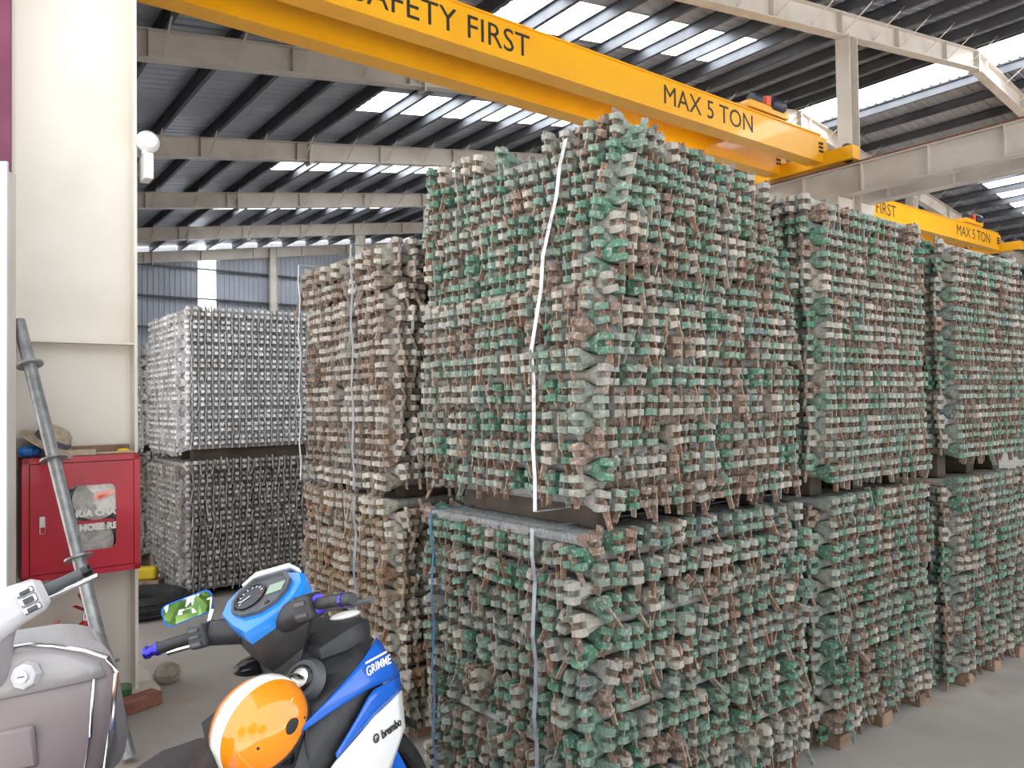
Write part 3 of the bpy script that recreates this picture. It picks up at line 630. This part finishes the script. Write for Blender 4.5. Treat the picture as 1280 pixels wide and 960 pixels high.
def motorbike():
    q = root('motorbike', (-.555, 2.06, 0), 0, 'blue and white motorbike with black seat parked in front of the tan stack', 'motorbike', rot=(R(-11), 0, R(60))); q.scale = (1.02,)*3
    S0 = steer((.03, 0, .93), 26, 13); S = Matrix.Translation((0, 0, .030)) @ S0; I = Matrix.Identity(4)
    wheel(q, (.385, 0, .287), .287, .042, S0)
    wheel(q, (-.92, 0, .287), .287, .05, I)
    for k in (-1, 1): obj('fork_leg', MB().tube([(.385, k*.085, .287), (.25, k*.085, .52), (.10, k*.085, .80)], [.026, .026, .02], 12).apply(S0), 'chrome', q)
    rg = []
    for i in range(13):
        a = R(45+i*9); rg.append([(.385+rr*math.cos(a), y, .287+rr*math.sin(a)) for y, rr in ((-.065, .285), (-.06, .31), (0, .325), (.06, .31), (.065, .285))])
    solid(obj('front_fender', MB().rings(rg, closed=False).apply(S0), 'black_gloss', q), .004)
    for k in (-1, 1): obj('fork_guard', MB().prism([(.36, k*.115, .33), (.42, k*.115, .36), (.36, k*.115, .50), (.30, k*.115, .50)], (0, -k*.012, 0)).apply(S0), 'bike_blue', q, smooth=0)
    # handlebar unit
    D = Vector((.02, 0, 1.014)); V = Vector((.80, 0, .60)); N = Vector((-.6, 0, .8))
    def dp(u, v, h=0): return D+Vector((0, -u, 0))+V*v+N*h
    out = [(-.135, .045), (-.128, -.005), (-.06, -.065), (0, -.105), (.06, -.065), (.128, -.005), (.135, .045), (.11, .09), (.06, .105), (-.06, .105), (-.11, .09)]
    bez = [(-.093, .02), (-.075, -.02), (-.03, -.045), (.03, -.045), (.075, -.02), (.093, .02), (.09, .06), (.055, .1), (-.055, .1), (-.09, .06)]
    cw = obj('dash_cowl', MB().rings([[dp(u*1.0, v, -.045) for u, v in out], [dp(u*1.02, v, -.012) for u, v in out], [dp(u*.94, v*.94, .0) for u, v in out]]).apply(S), 'bike_blue_light', q, smooth=30)
    lc = [(u, v*1.0) for u, v in out]
    obj('lower_cover', MB().rings([[dp(u*.98, v, -.045) for u, v in lc], [dp(u*.95, v*.95-.02, -.09) for u, v in lc], [dp(u*.6, v*.6-.05, -.15) for u, v in lc], [dp(u*.42, v*.4-.10, -.19) for u, v in lc]]).apply(S), 'black_plastic', q, smooth=30)
    obj('visor', MB().rings([[dp(u, v, h) for u, v, h in ((-.1, .09, -.02), (-.06, .118, -.01), (.06, .118, -.01), (.1, .09, -.02))], [dp(u, v, h) for u, v, h in ((-.1, .097, .004), (-.058, .124, .012), (.058, .124, .012), (.1, .097, .004))]], closed=False).apply(S), 'bike_white', cw)
    solid(cw.children[0], .004)
    ds = obj('instrument_panel', MB().rings([[dp(u, v, -.004) for u, v in bez], [dp(u, v, .012) for u, v in bez], [dp(u*.9, .027+(v-.027)*.9, .012) for u, v in bez], [dp(u*.86, .027+(v-.027)*.86, .003) for u, v in bez]]).apply(S), 'grey_plastic', q, smooth=0)
    def disc(u, v, r, h, n=28, sx=1): return [dp(u+r*sx*math.cos(2*PI*j/n), v+r*math.sin(2*PI*j/n), h) for j in range(n)]
    obj('rev_counter', MB().rings([disc(-.035, .03, .047, .003), disc(-.035, .03, .047, .009), disc(-.035, .03, .043, .009), disc(-.035, .03, .042, .006)]).apply(S), 'gauge', ds)
    for k in range(11):
        a = R(225-k*24); obj('tick', MB().bar(dp(-.035+.032*math.cos(a), .03+.032*math.sin(a), .0068), dp(-.035+.039*math.cos(a), .03+.039*math.sin(a), .0068), .003, .001, N).apply(S), 'tick_red' if k > 8 else 'tick_white', ds, smooth=0)
    obj('needle', MB().bar(dp(-.035, .03, .0085), dp(-.06, .012, .0085), .0025, .0012, N).apply(S), 'tick_white', ds, smooth=0)
    obj('display', MB().prism([dp(u, v, .004) for u, v in ((.02, .02), (.072, .025), (.072, .06), (.02, .055))], N*.003).apply(S), 'lcd', ds, smooth=0)
    obj('knob', MB().rings([disc(.045, -.018, .008, .003, 12), disc(.045, -.018, .007, .014, 12)]).apply(S), 'black_gloss', ds)
    for k in (-1, 1):
        obj('handle_arm', MB().tube([(.03, k*.07, .955), (.01, k*.13, .965), (-.005, k*.19, .972)], [(.04, .04), (.036, .036), (.026, .03)], 14).apply(S), 'black_plastic', q)
        sw = obj('switch_box', MB().box(-.042, .025, min(k*.145, k*.205), max(k*.145, k*.205), .938, 1.004).apply(S), 'black_plastic', q, smooth=0, bevel=.01)
        for z, w2 in (((.952, .012), (.972, .008), (.99, .009)) if k > 0 else ((.955, .01), (.985, .012))):
            obj('button', MB().box(-.048, -.04, k*.175-.016, k*.175+.016, z-w2/2, z+w2/2).apply(S), 'grey_plastic', sw, smooth=0, bevel=.002)
        P = [Vector((-.008, k*.205, .972)), Vector((-.022, k*.26, .971)), Vector((-.045, k*.315, .967))]
        obj('grip', MB().tube(P, [.0165, .0165, .0175], 16).apply(S), 'black_plastic', q)
        d = (P[2]-P[1]).normalized()
        obj('grip_ring', MB().tube([P[0]-d*.004, P[0]+d*.004, P[0]+d*.006], [.026, .026, .019], 18).apply(S), 'anod_blue', q)
        obj('grip_ring', MB().tube([P[2]-d*.012, P[2]-d*.002], .0188, 16).apply(S), 'anod_blue', q)
        be = obj('bar_end', MB().tube([P[2]-d*.002, P[2]+d*.012, P[2]+d*.02, P[2]+d*.03], [.0145, .0145, .0185, .0165] if k > 0 else [.017, .018, .018, .015], 12).apply(S), 'anod_blue' if k > 0 else 'black_plastic', q)
        obj('lever', MB().tube([(.03, k*.15, .955), (.05, k*.19, .95), (.045, k*.26, .945), (.03, k*.345, .945)], [.008, .008, .0065, .009], 8).apply(S), 'chrome' if k > 0 else 'grey_plastic', q)
    # left mirror
    QM = Matrix.Translation(q.location) @ q.rotation_euler.to_matrix().to_4x4() @ Matrix.Diagonal((1.02, 1.02, 1.02, 1))
    nv = Vector((.26, -.935, .23)).normalized(); yv = Vector((-1, -.2, -.36)); yv = (yv-nv*yv.dot(nv)).normalized(); xv = -nv; zv = xv.cross(yv)
    mw = Matrix((xv, yv, zv)).transposed().to_4x4(); pm = QM.inverted() @ mw; mm = Matrix.Translation(S @ Vector((.01, .225, 1.052))) @ pm.to_3x3().normalized().to_4x4()
    pts = [(0, y, z) for y, z in rrect(-.07, .07, -.032, .032, .02)]
    mr = obj('mirror_shell', MB().rings([[(.02, y*.7, z*.6) for _, y, z in pts], [(.012, y*.97, z*.95) for _, y, z in pts], [(-.003, y, z) for _, y, z in pts], [(-.003, y*.95, z*.92) for _, y, z in pts]]).apply(mm), 'bike_blue', q)
    obj('mirror_glass', MB().prism([(-.0045, y*.94, z*.9) for _, y, z in pts], (.002, 0, 0)).apply(mm), 'mirror', mr, smooth=0)
    obj('mirror_stem', MB().tube([(.01, .165, 1.0), (.025, .16, 1.03), (.045, .17, 1.06), (.04, .19, 1.062)], .006, 8).apply(S), 'chrome', mr)
    # fairing
    def yf(x, z): return .205-max(0, x-.08)**2*.5-max(0, .6-z)*.25-max(0, z-.78)*.3
    for k in (-1, 1):
        b = solid(obj('blue_fairing', patch([(-.09 if k < 0 else .04, .745 if k < 0 else .775), (.05, .79), (.18, .83), (.29, .868)], [(-.085 if k < 0 else .04, .737), (.06, .752), (.18, .757), (.35, .742)], yf, k, 12, 6), 'bike_blue', q), .005)
        w = solid(obj('white_fairing', patch([(-.16, .55), (.02, .63), (.18, .68), (.345, .70)], [(-.08, .38), (.05, .38), (.18, .44), (.33, .60)], yf, k, 12, 6), 'bike_white', q), .005)
        solid(obj('blue_stripe', patch([(.02, .645), (.12, .705), (.19, .748), (.35, .742)], [(.02, .633), (.1, .66), (.2, .685), (.345, .70)], yf, k, 10, 3, .001), 'bike_blue', w), .004)
        solid(obj('side_frame', patch([(-.13, .62), (-.04, .74), (.1, .80), (.26, .85)], [(-.05, .36), (.06, .36), (.18, .42), (.29, .62)], yf, k, 10, 5, .022), 'black_plastic', q), .006)
        if k < 0:
            def on(x, z, off=.0042):
                e = .004; p = Vector((x, -yf(x, z)-off, z)); tx = (Vector((x+e, -yf(x+e, z), z))-Vector((x-e, -yf(x-e, z), z))).normalized(); return p, tx
            p, tx = on(.245, .80); text('GRIMME', .037, 'paper', b, frame_mtx(p, tx, (0, 0, 1)), bold=.0004)
            p, tx = on(.245, .823); obj('lettering_bar', MB().bar(p-tx*.055, p+tx*.06, .002, .006), 'paper', b, smooth=0)
            p, tx = on(.25, .625, .006); text('brembo', .034, 'crane_black', w, frame_mtx(p, tx, (0, 0, 1)), bold=.0006)
            p, tx = on(.172, .625, .006); text('O', .034, 'crane_black', w, frame_mtx(p, tx, (0, 0, 1)), name='emblem', bold=.0004); text('o', .016, 'crane_black', w, frame_mtx(p, tx, (0, 0, 1)), name='emblem')
    # inner cover facing the rider
    rows = [(.925, .085, .13, .17), (.87, .165, .10, .27), (.82, .19, .065, .15), (.75, .20, .04, -.06), (.68, .19, .03, -.06), (.58, .17, .03, -.05), (.46, .14, .04, .0), (.36, .1, .06, .05)]
    g = [[(xe, -hw, z), (xe*.4+xc*.6-.01, -hw*.66, z), (xc-.03, -hw*.3, z+.012), (xc-.035, 0, z+.016), (xc-.03, hw*.3, z+.012), (xe*.4+xc*.6-.01, hw*.66, z), (xe, hw, z)] for z, hw, xc, xe in rows]
    ic = solid(obj('inner_cover', MB().rings(g, closed=False), 'black_plastic', q, smooth=25), .006)
    obj('knee_wing', MB().ell((.11, .125, .862), (.10, .06, .03), 16, 8), 'black_gloss', ic)
    km = Matrix.Translation((.045, -.10, .825)) @ Matrix.Rotation(R(-58), 4, 'Y') @ Matrix.Rotation(R(12), 4, 'X')
    obj('key_surround', MB().lathe([(.0, -.01), (.062, -.01), (.05, .012), (.034, .014), (.03, .006), (0, .006)], 24).apply(km), 'grey_plastic', ic)
    kc = obj('ignition_lock', MB().lathe([(0, 0), (.03, 0), (.03, .02), (.026, .022), (0, .022)], 24).apply(km), 'key_ring', ic)
    obj('lock_ring', MB().torus((0, 0, .018), .03, .006, 24, 8, 'z').apply(km), 'black_gloss', kc)
    obj('key', MB().box(-.004, .004, -.014, .014, .022, .055).apply(km), 'black_gloss', kc, smooth=0, bevel=.002)
    obj('key_tag', MB().bar((0.0, -.05, .835), (.0, .005, .845), .006, .022).apply(Matrix.Translation((-.02, .0, .0))), 'orange_tag', kc, smooth=0)
    obj('key_chain', MB().torus((-.004, -.068, .765), .012, .002, 16, 6, 'y'), 'chrome', kc)
    fc = obj('front_cowl', loftx([(.10, .12, .85, .905), (.17, .155, .845, .94), (.25, .155, .85, .95), (.31, .12, .86, .93), (.35, .05, .87, .91)], 20, .55), 'black_plastic', q)
    for k in (-1, 1): obj('cowl_cap', MB().ell((.25, k*.085, .948), (.05, .042, .011), 14, 8), 'bike_white', fc)
    obj('headlamp', MB().ell((.345, 0, .80), (.04, .08, .05), 16, 10), 'chrome', fc)
    obj('nose_panel', loftx([(.17, .12, .42, .80), (.27, .12, .45, .78), (.35, .07, .58, .76), (.39, .03, .66, .74)], 20, .6), 'bike_blue', q)
    # body, seat, engine
    obj('centre_tunnel', loftx([(.06, .09, .40, .62), (-.1, .085, .42, .60), (-.25, .09, .45, .68), (-.34, .1, .46, .72)], 20, .6), 'bike_blue', q)
    obj('seat', loftx([(-.175, .03, .69, .735), (-.20, .065, .67, .765), (-.28, .095, .65, .77), (-.42, .12, .64, .74), (-.62, .145, .65, .745), (-.72, .14, .68, .80), (-.95, .11, .73, .84), (-1.06, .05, .76, .83)], 24, .7), 'seat_black', q)
    obj('tail_panel', loftx([(-.26, .10, .50, .69), (-.5, .14, .48, .68), (-.8, .135, .52, .72), (-1.0, .09, .62, .77), (-1.12, .04, .70, .78)], 20, .6), 'bike_blue', q)
    obj('rear_fender', MB().bar((-1.0, 0, .62), (-1.3, 0, .42), .14, .02), 'black_plastic', q, smooth=0)
    obj('engine', loftx([(.08, .08, .30, .42), (-.05, .12, .24, .46), (-.3, .15, .2, .46), (-.42, .1, .22, .42)], 16, .5), 'grey_plastic', q)
    obj('exhaust', MB().tube([(.05, -.06, .30), (0, -.12, .18), (-.3, -.17, .17), (-.5, -.18, .24), (-1.0, -.19, .36), (-1.1, -.19, .38)], [.02, .02, .02, .045, .055, .04], 14), 'chrome', q)
    for k in (-1, 1):
        obj('swing_arm', MB().bar((-.42, k*.1, .32), (-.92, k*.1, .287), .03, .05), 'grey_plastic', q, smooth=0)
        obj('foot_peg', MB().tube([(-.22, k*.1, .29), (-.22, k*.3, .29)], .016, 10), 'rubber', q)
    obj('side_stand', MB().tube([(-.2, .11, .25), (-.26, .27, .07)], .011, 8), 'black_plastic', q)
    return q
motorbike()
# helmet hung behind the handlebars
def helmet():
    P = Vector((-.655, 1.975, .785)); c = (Vector((0, 0, 1.6))-P).normalized(); e1 = Vector((-c.y, c.x, 0)).normalized(); e2 = c.cross(e1)
    z = (-.55*e1+.52*e2+.62*c).normalized(); sd = .72*c+.5*e1-.35*e2; sd = (sd-z*sd.dot(z)).normalized(); x = sd.cross(z)     # local -y looks out past the camera
    q = root('helmet', P, 0, 'orange open face helmet with a white stripe hung on the blue motorbike', 'helmet', rot=Matrix((x, sd, z)).transposed().to_euler()); q.scale = (.93,)*3
    rx, ry, rz = .138, .118, .125
    n, m = 40, 22; rg = []
    for i in range(m+1):
        t = R(-24)+(PI/2-R(-24))*i/m; ring = []
        for j in range(n):
            a = 2*PI*j/n; c = math.cos(a)
            lift = max(0, c)**1.5*max(0, 1-(t-R(-24))/R(70))*.35      # raised brow over the face opening
            tt = t+lift; ring.append((rx*math.cos(tt)*c, ry*math.cos(tt)*math.sin(a), rz*math.sin(tt)))
        rg.append(ring)
    mb = MB().rings(rg, False, True); sh = obj('shell', mb, 'helmet_orange', q, smooth=60)
    sh.data.materials.append(MATS['helmet_white'])
    solid(sh, .004)
    st = MB().rings([[(1.012*rx*math.cos(t)*math.cos(a), 1.012*ry*math.cos(t)*math.sin(a)*0+y*math.sqrt(max(0, 1)), 1.012*rz*math.sin(t)) for y in (-.026, -.013, 0, .013, .026)] for t, a in [(R(-14)+R(185)*i/30, 0) for i in range(31)]], closed=False)
    v2 = []
    for x, y, z in st.v: k = math.sqrt(max(.05, 1-(y/ry)**2)); v2.append((x*k, y, z*k))
    st.v = v2; solid(obj('stripe', st, 'helmet_white', q, smooth=60), .003)
    obj('edge_trim', MB().tube([(p[0], p[1], p[2]) for p in rg[0]]+[rg[0][0]], .0055, 8), 'rubber', q)
    for y in (-1, 1):
        obj('vent', MB().ell((-.035, y*ry*.965, .005), (.026, .008, .018), 14, 8), 'rubber', q)
        for dx, dz in ((.05, .045), (-.075, -.03)): obj('rivet', MB().ell((dx, y*ry*(math.sqrt(1-(dx/rx)**2-(dz/rz)**2)), dz), (.005, .004, .005), 10, 6), 'black_gloss', q)
    obj('lining', MB().ell((-.005, 0, -.005), (rx-.012, ry-.012, rz-.012), 20, 12, R(-10), PI/2), 'seat_black', q)
    obj('chin_strap', MB().tube([(.0, -ry*.92, -.04), (.02, -.06, -.12), (.03, 0, -.15), (.02, .06, -.12), (0, ry*.92, -.04)], [(.010, .002)]*5, 8), 'rubber', q)
helmet()
def scooter():
    q = root('scooter', (-1.435, 2.22, 0), 0, 'silver grey scooter with broad leg shield beside the red cabinet', 'scooter', rot=(R(-8), 0, R(94)))
    S = Matrix.Translation((0, 0, -.075)) @ steer((.02, 0, 1.0), 25, 36)
    S2 = steer((.02, 0, 1.0), 25, 36); wheel(q, (.42, 0, .25), .25, .045, S2); wheel(q, (-.82, 0, .25), .25, .05, Matrix.Identity(4), disc=False)
    for k in (-1, 1): obj('fork_leg', MB().tube([(.42, k*.09, .25), (.26, k*.09, .52), (.18, k*.06, .66)], .024, 12).apply(S2), 'chrome', q)
    rg = []
    for i in range(13):
        a = R(-5+i*13); rg.append([(.42+rr*math.cos(a), y, .25+rr*math.sin(a)) for y, rr in ((-.07, .255), (-.065, .285), (0, .3), (.065, .285), (.07, .255))])
    solid(obj('front_fender', MB().rings(rg, closed=False).apply(S2), 'scooter_grey', q), .004)
    # handlebar cover
    secs = []
    for y, xc, zc, hx, hz in ((-.215, -.005, 1.06, .034, .036), (-.195, -.005, 1.06, .05, .052), (-.13, .0, 1.06, .056, .06), (-.05, .02, 1.05, .075, .075), (.05, .02, 1.05, .075, .075), (.13, .0, 1.06, .056, .06), (.195, -.005, 1.06, .05, .052), (.215, -.005, 1.06, .034, .036)):
        secs.append([(xc+hx*math.copysign(abs(math.cos(a))**.6, math.cos(a)), y, zc+hz*math.copysign(abs(math.sin(a))**.6, math.sin(a))) for a in [2*PI*(j+.5)/20 for j in range(20)]])
    hc = obj('handlebar_cover', MB().rings(secs).apply(S), 'scooter_light', q)
    obj('cover_neck', MB().tube([(.02, 0, 1.02), (.03, 0, .96), (.06, 0, .88)], [(.13, .06), (.09, .05), (.07, .05)], 18, up=(1, 0, 0)).apply(S), 'scooter_grey', q)
    obj('dash_glass', MB().ell((-.01, 0, 1.115), (.055, .09, .018), 20, 8).apply(S), 'black_gloss', hc)
    for k in (-1, 1):
        for z, nm in ((1.035, .011), (1.062, .014), (1.088, .010)):
            b = obj('switch_bezel', MB().box(-.068, -.05, k*.165-.024, k*.165+.024, z-nm, z+nm).apply(S), 'chrome', hc, bevel=.005); obj('switch', MB().box(-.073, -.06, k*.165-.014, k*.165+.014, z-nm*.6, z+nm*.6).apply(S), 'grey_plastic', b, bevel=.003)
        P = [Vector((-.005, k*.21, 1.06)), Vector((-.02, k*.27, 1.062)), Vector((-.035, k*.32, 1.064))]
        obj('grip', MB().tube(P, [.02, .0175, .0165], 16).apply(S), 'grey_plastic', q)
        d = (P[2]-P[1]).normalized(); obj('bar_end', MB().tube([P[2], P[2]+d*.02, P[2]+d*.026], [.018, .018, .012], 14).apply(S), 'black_gloss', q)
        obj('brake_lever', MB().tube([(.03, k*.17, 1.045), (.055, k*.22, 1.035), (.05, k*.30, 1.03), (.035, k*.36, 1.03)], [(.006, .008), (.006, .008), (.005, .007), (.009, .009)], 10).apply(S), 'chrome', q)
    # leg shield, rider side
    rows = [(.885, .10, .085), (.87, .17, .082), (.84, .26, .078), (.81, .325, .07), (.765, .348, .06), (.70, .338, .045), (.61, .325, .03), (.50, .29, .015), (.40, .25, .0)]
    g = [[(x+.03*abs(t)**3-.03*(1-abs(t))*(.5 if z > .8 else 1), hw*t, z) for t in (-1, -.85, -.6, -.3, 0, .3, .6, .85, 1)] for z, hw, x in rows]
    ls = solid(obj('leg_shield', MB().rings(g, closed=False), 'scooter_inner', q), .006)
    ed = [(x+.03, -hw-.002, z) for z, hw, x in reversed(rows)]+[(x+.03, hw+.002, z) for z, hw, x in rows]
    obj('edge_trim', MB().tube(ed, .008, 10), 'chrome', ls)
    obj('inner_trim', MB().tube([(x+.002, -hw*.86, z) for z, hw, x in rows[4:]], .0045, 8), 'chrome', ls)
    obj('inner_trim', MB().tube([(x+.002, hw*.86, z) for z, hw, x in rows[4:]], .0045, 8), 'chrome', ls)
    up = [[(x+.026*abs(t)**3-.03*(1-abs(t))*(.5 if z > .8 else 1)-.010, hw*t, z) for t in (-.95, -.8, -.6, -.3, 0, .3, .6, .8, .95)] for z, hw, x in rows[:5]]
    solid(obj('upper_panel', MB().rings(up, closed=False), 'scooter_grey', ls), .006)
    lk = Matrix.Translation((.040, -.12, .815)) @ Matrix.Rotation(R(-80), 4, 'Y')
    ig = obj('ignition_lock', MB().lathe([(0, -.01), (.042, -.01), (.036, .012), (.03, .014), (0, .014)], 8).apply(lk), 'scooter_light', ls, smooth=0)
    obj('lock_barrel', MB().lathe([(0, .012), (.017, .012), (.017, .024), (0, .024)], 18).apply(lk), 'chrome', ig)
    obj('key_slot', MB().box(-.002, .002, -.01, .01, .024, .026).apply(lk), 'black_gloss', ig, smooth=0)
    hk = obj('bag_hook', MB().tube([(.03, -.0, .80), (-.02, 0, .79), (-.04, 0, .76), (-.03, 0, .735), (-.005, 0, .74)], .01, 10), 'black_gloss', ls)
    obj('glove_lid', MB().box(-.0, .02, -.14, -.02, .56, .68), 'scooter_inner', ls, bevel=.012)
    # outer apron, nose
    sec = [(.10, .10, .40, .93), (.16, .262, .42, .93), (.20, .25, .42, .965), (.27, .2, .46, .95), (.35, .12, .52, .88), (.40, .04, .6, .8)]
    sec2 = [(.10, .325, .44, .86), (.14, .335, .43, .895), (.20, .30, .44, .92), (.28, .22, .48, .90), (.36, .12, .54, .85), (.41, .03, .62, .78)]
    obj('front_apron', loftx(sec2, 28, .5), 'scooter_grey', q)
    obj('headlamp', MB().ell((.37, 0, .80), (.05, .10, .07), 16, 10), 'chrome', q)
    obj('floor_board', MB().prism([(.08, -.2, .34), (.08, .2, .34), (-.38, .18, .34), (-.38, -.18, .34)], (0, 0, .05)), 'black_plastic', q, smooth=0, bevel=.01)
    obj('seat', loftx([(-.34, .08, .70, .76), (-.42, .12, .69, .80), (-.65, .13, .70, .81), (-.9, .09, .73, .82), (-1.0, .05, .75, .79)], 24, .7), 'seat_black', q)
    obj('body_panel', loftx([(-.36, .11, .36, .69), (-.5, .14, .34, .70), (-.75, .13, .42, .72), (-1.0, .08, .58, .74), (-1.08, .04, .64, .72)], 20, .6), 'scooter_grey', q)
    obj('exhaust', MB().tube([(-.4, -.15, .2), (-.6, -.19, .22), (-1.0, -.2, .3)], [.02, .05, .055], 14), 'chrome', q)
    obj('engine', loftx([(-.4, .1, .2, .34), (-.6, .15, .16, .36), (-.9, .1, .2, .32)], 16, .5), 'grey_plastic', q)
    obj('side_stand', MB().tube([(-.2, .15, .33), (-.24, .26, .03)], .011, 8), 'black_plastic', q)
scooter()
# ------------------------------------------------------------------ trees outside, behind the photographer
def tree(x, y, h, r, label, seed):
    rnd = np.random.default_rng(seed); q = root('tree', (x, y, 0), 0, label, 'tree', 'trees outside the open front')
    obj('trunk', MB().tube([(0, 0, 0), (.1, .05, h*.3), (0, .1, h*.6)], [.16, .13, .08], 10), 'bark', q)
    m = MB()
    for _ in range(1100):
        d = rnd.normal(size=3); d /= np.linalg.norm(d); p = Vector(d*rnd.uniform(.55, 1)*np.array((r, r, h*.36)))+Vector((0, 0, h*.64))
        a, b = Vector(rnd.normal(size=3)).normalized()*.16, Vector(rnd.normal(size=3)).normalized()*.13
        m.add([p-a-b, p+a-b, p+a+b, p-a+b], [(0, 1, 2, 3)])
    o = obj('crown', m, 'leaf', q, smooth=0); o['kind'] = 'stuff'
for i, (x, y, h, r, lb) in enumerate(((1.2, -9.5, 7.0, 2.6, 'tall leafy tree outside the open front'), (6.6, -10.5, 6.0, 2.4, 'broad leafy tree outside the open front'), (-4.2, -10.5, 6.2, 2.3, 'round leafy tree outside the open front'))): tree(x, y, h, r, lb, i)
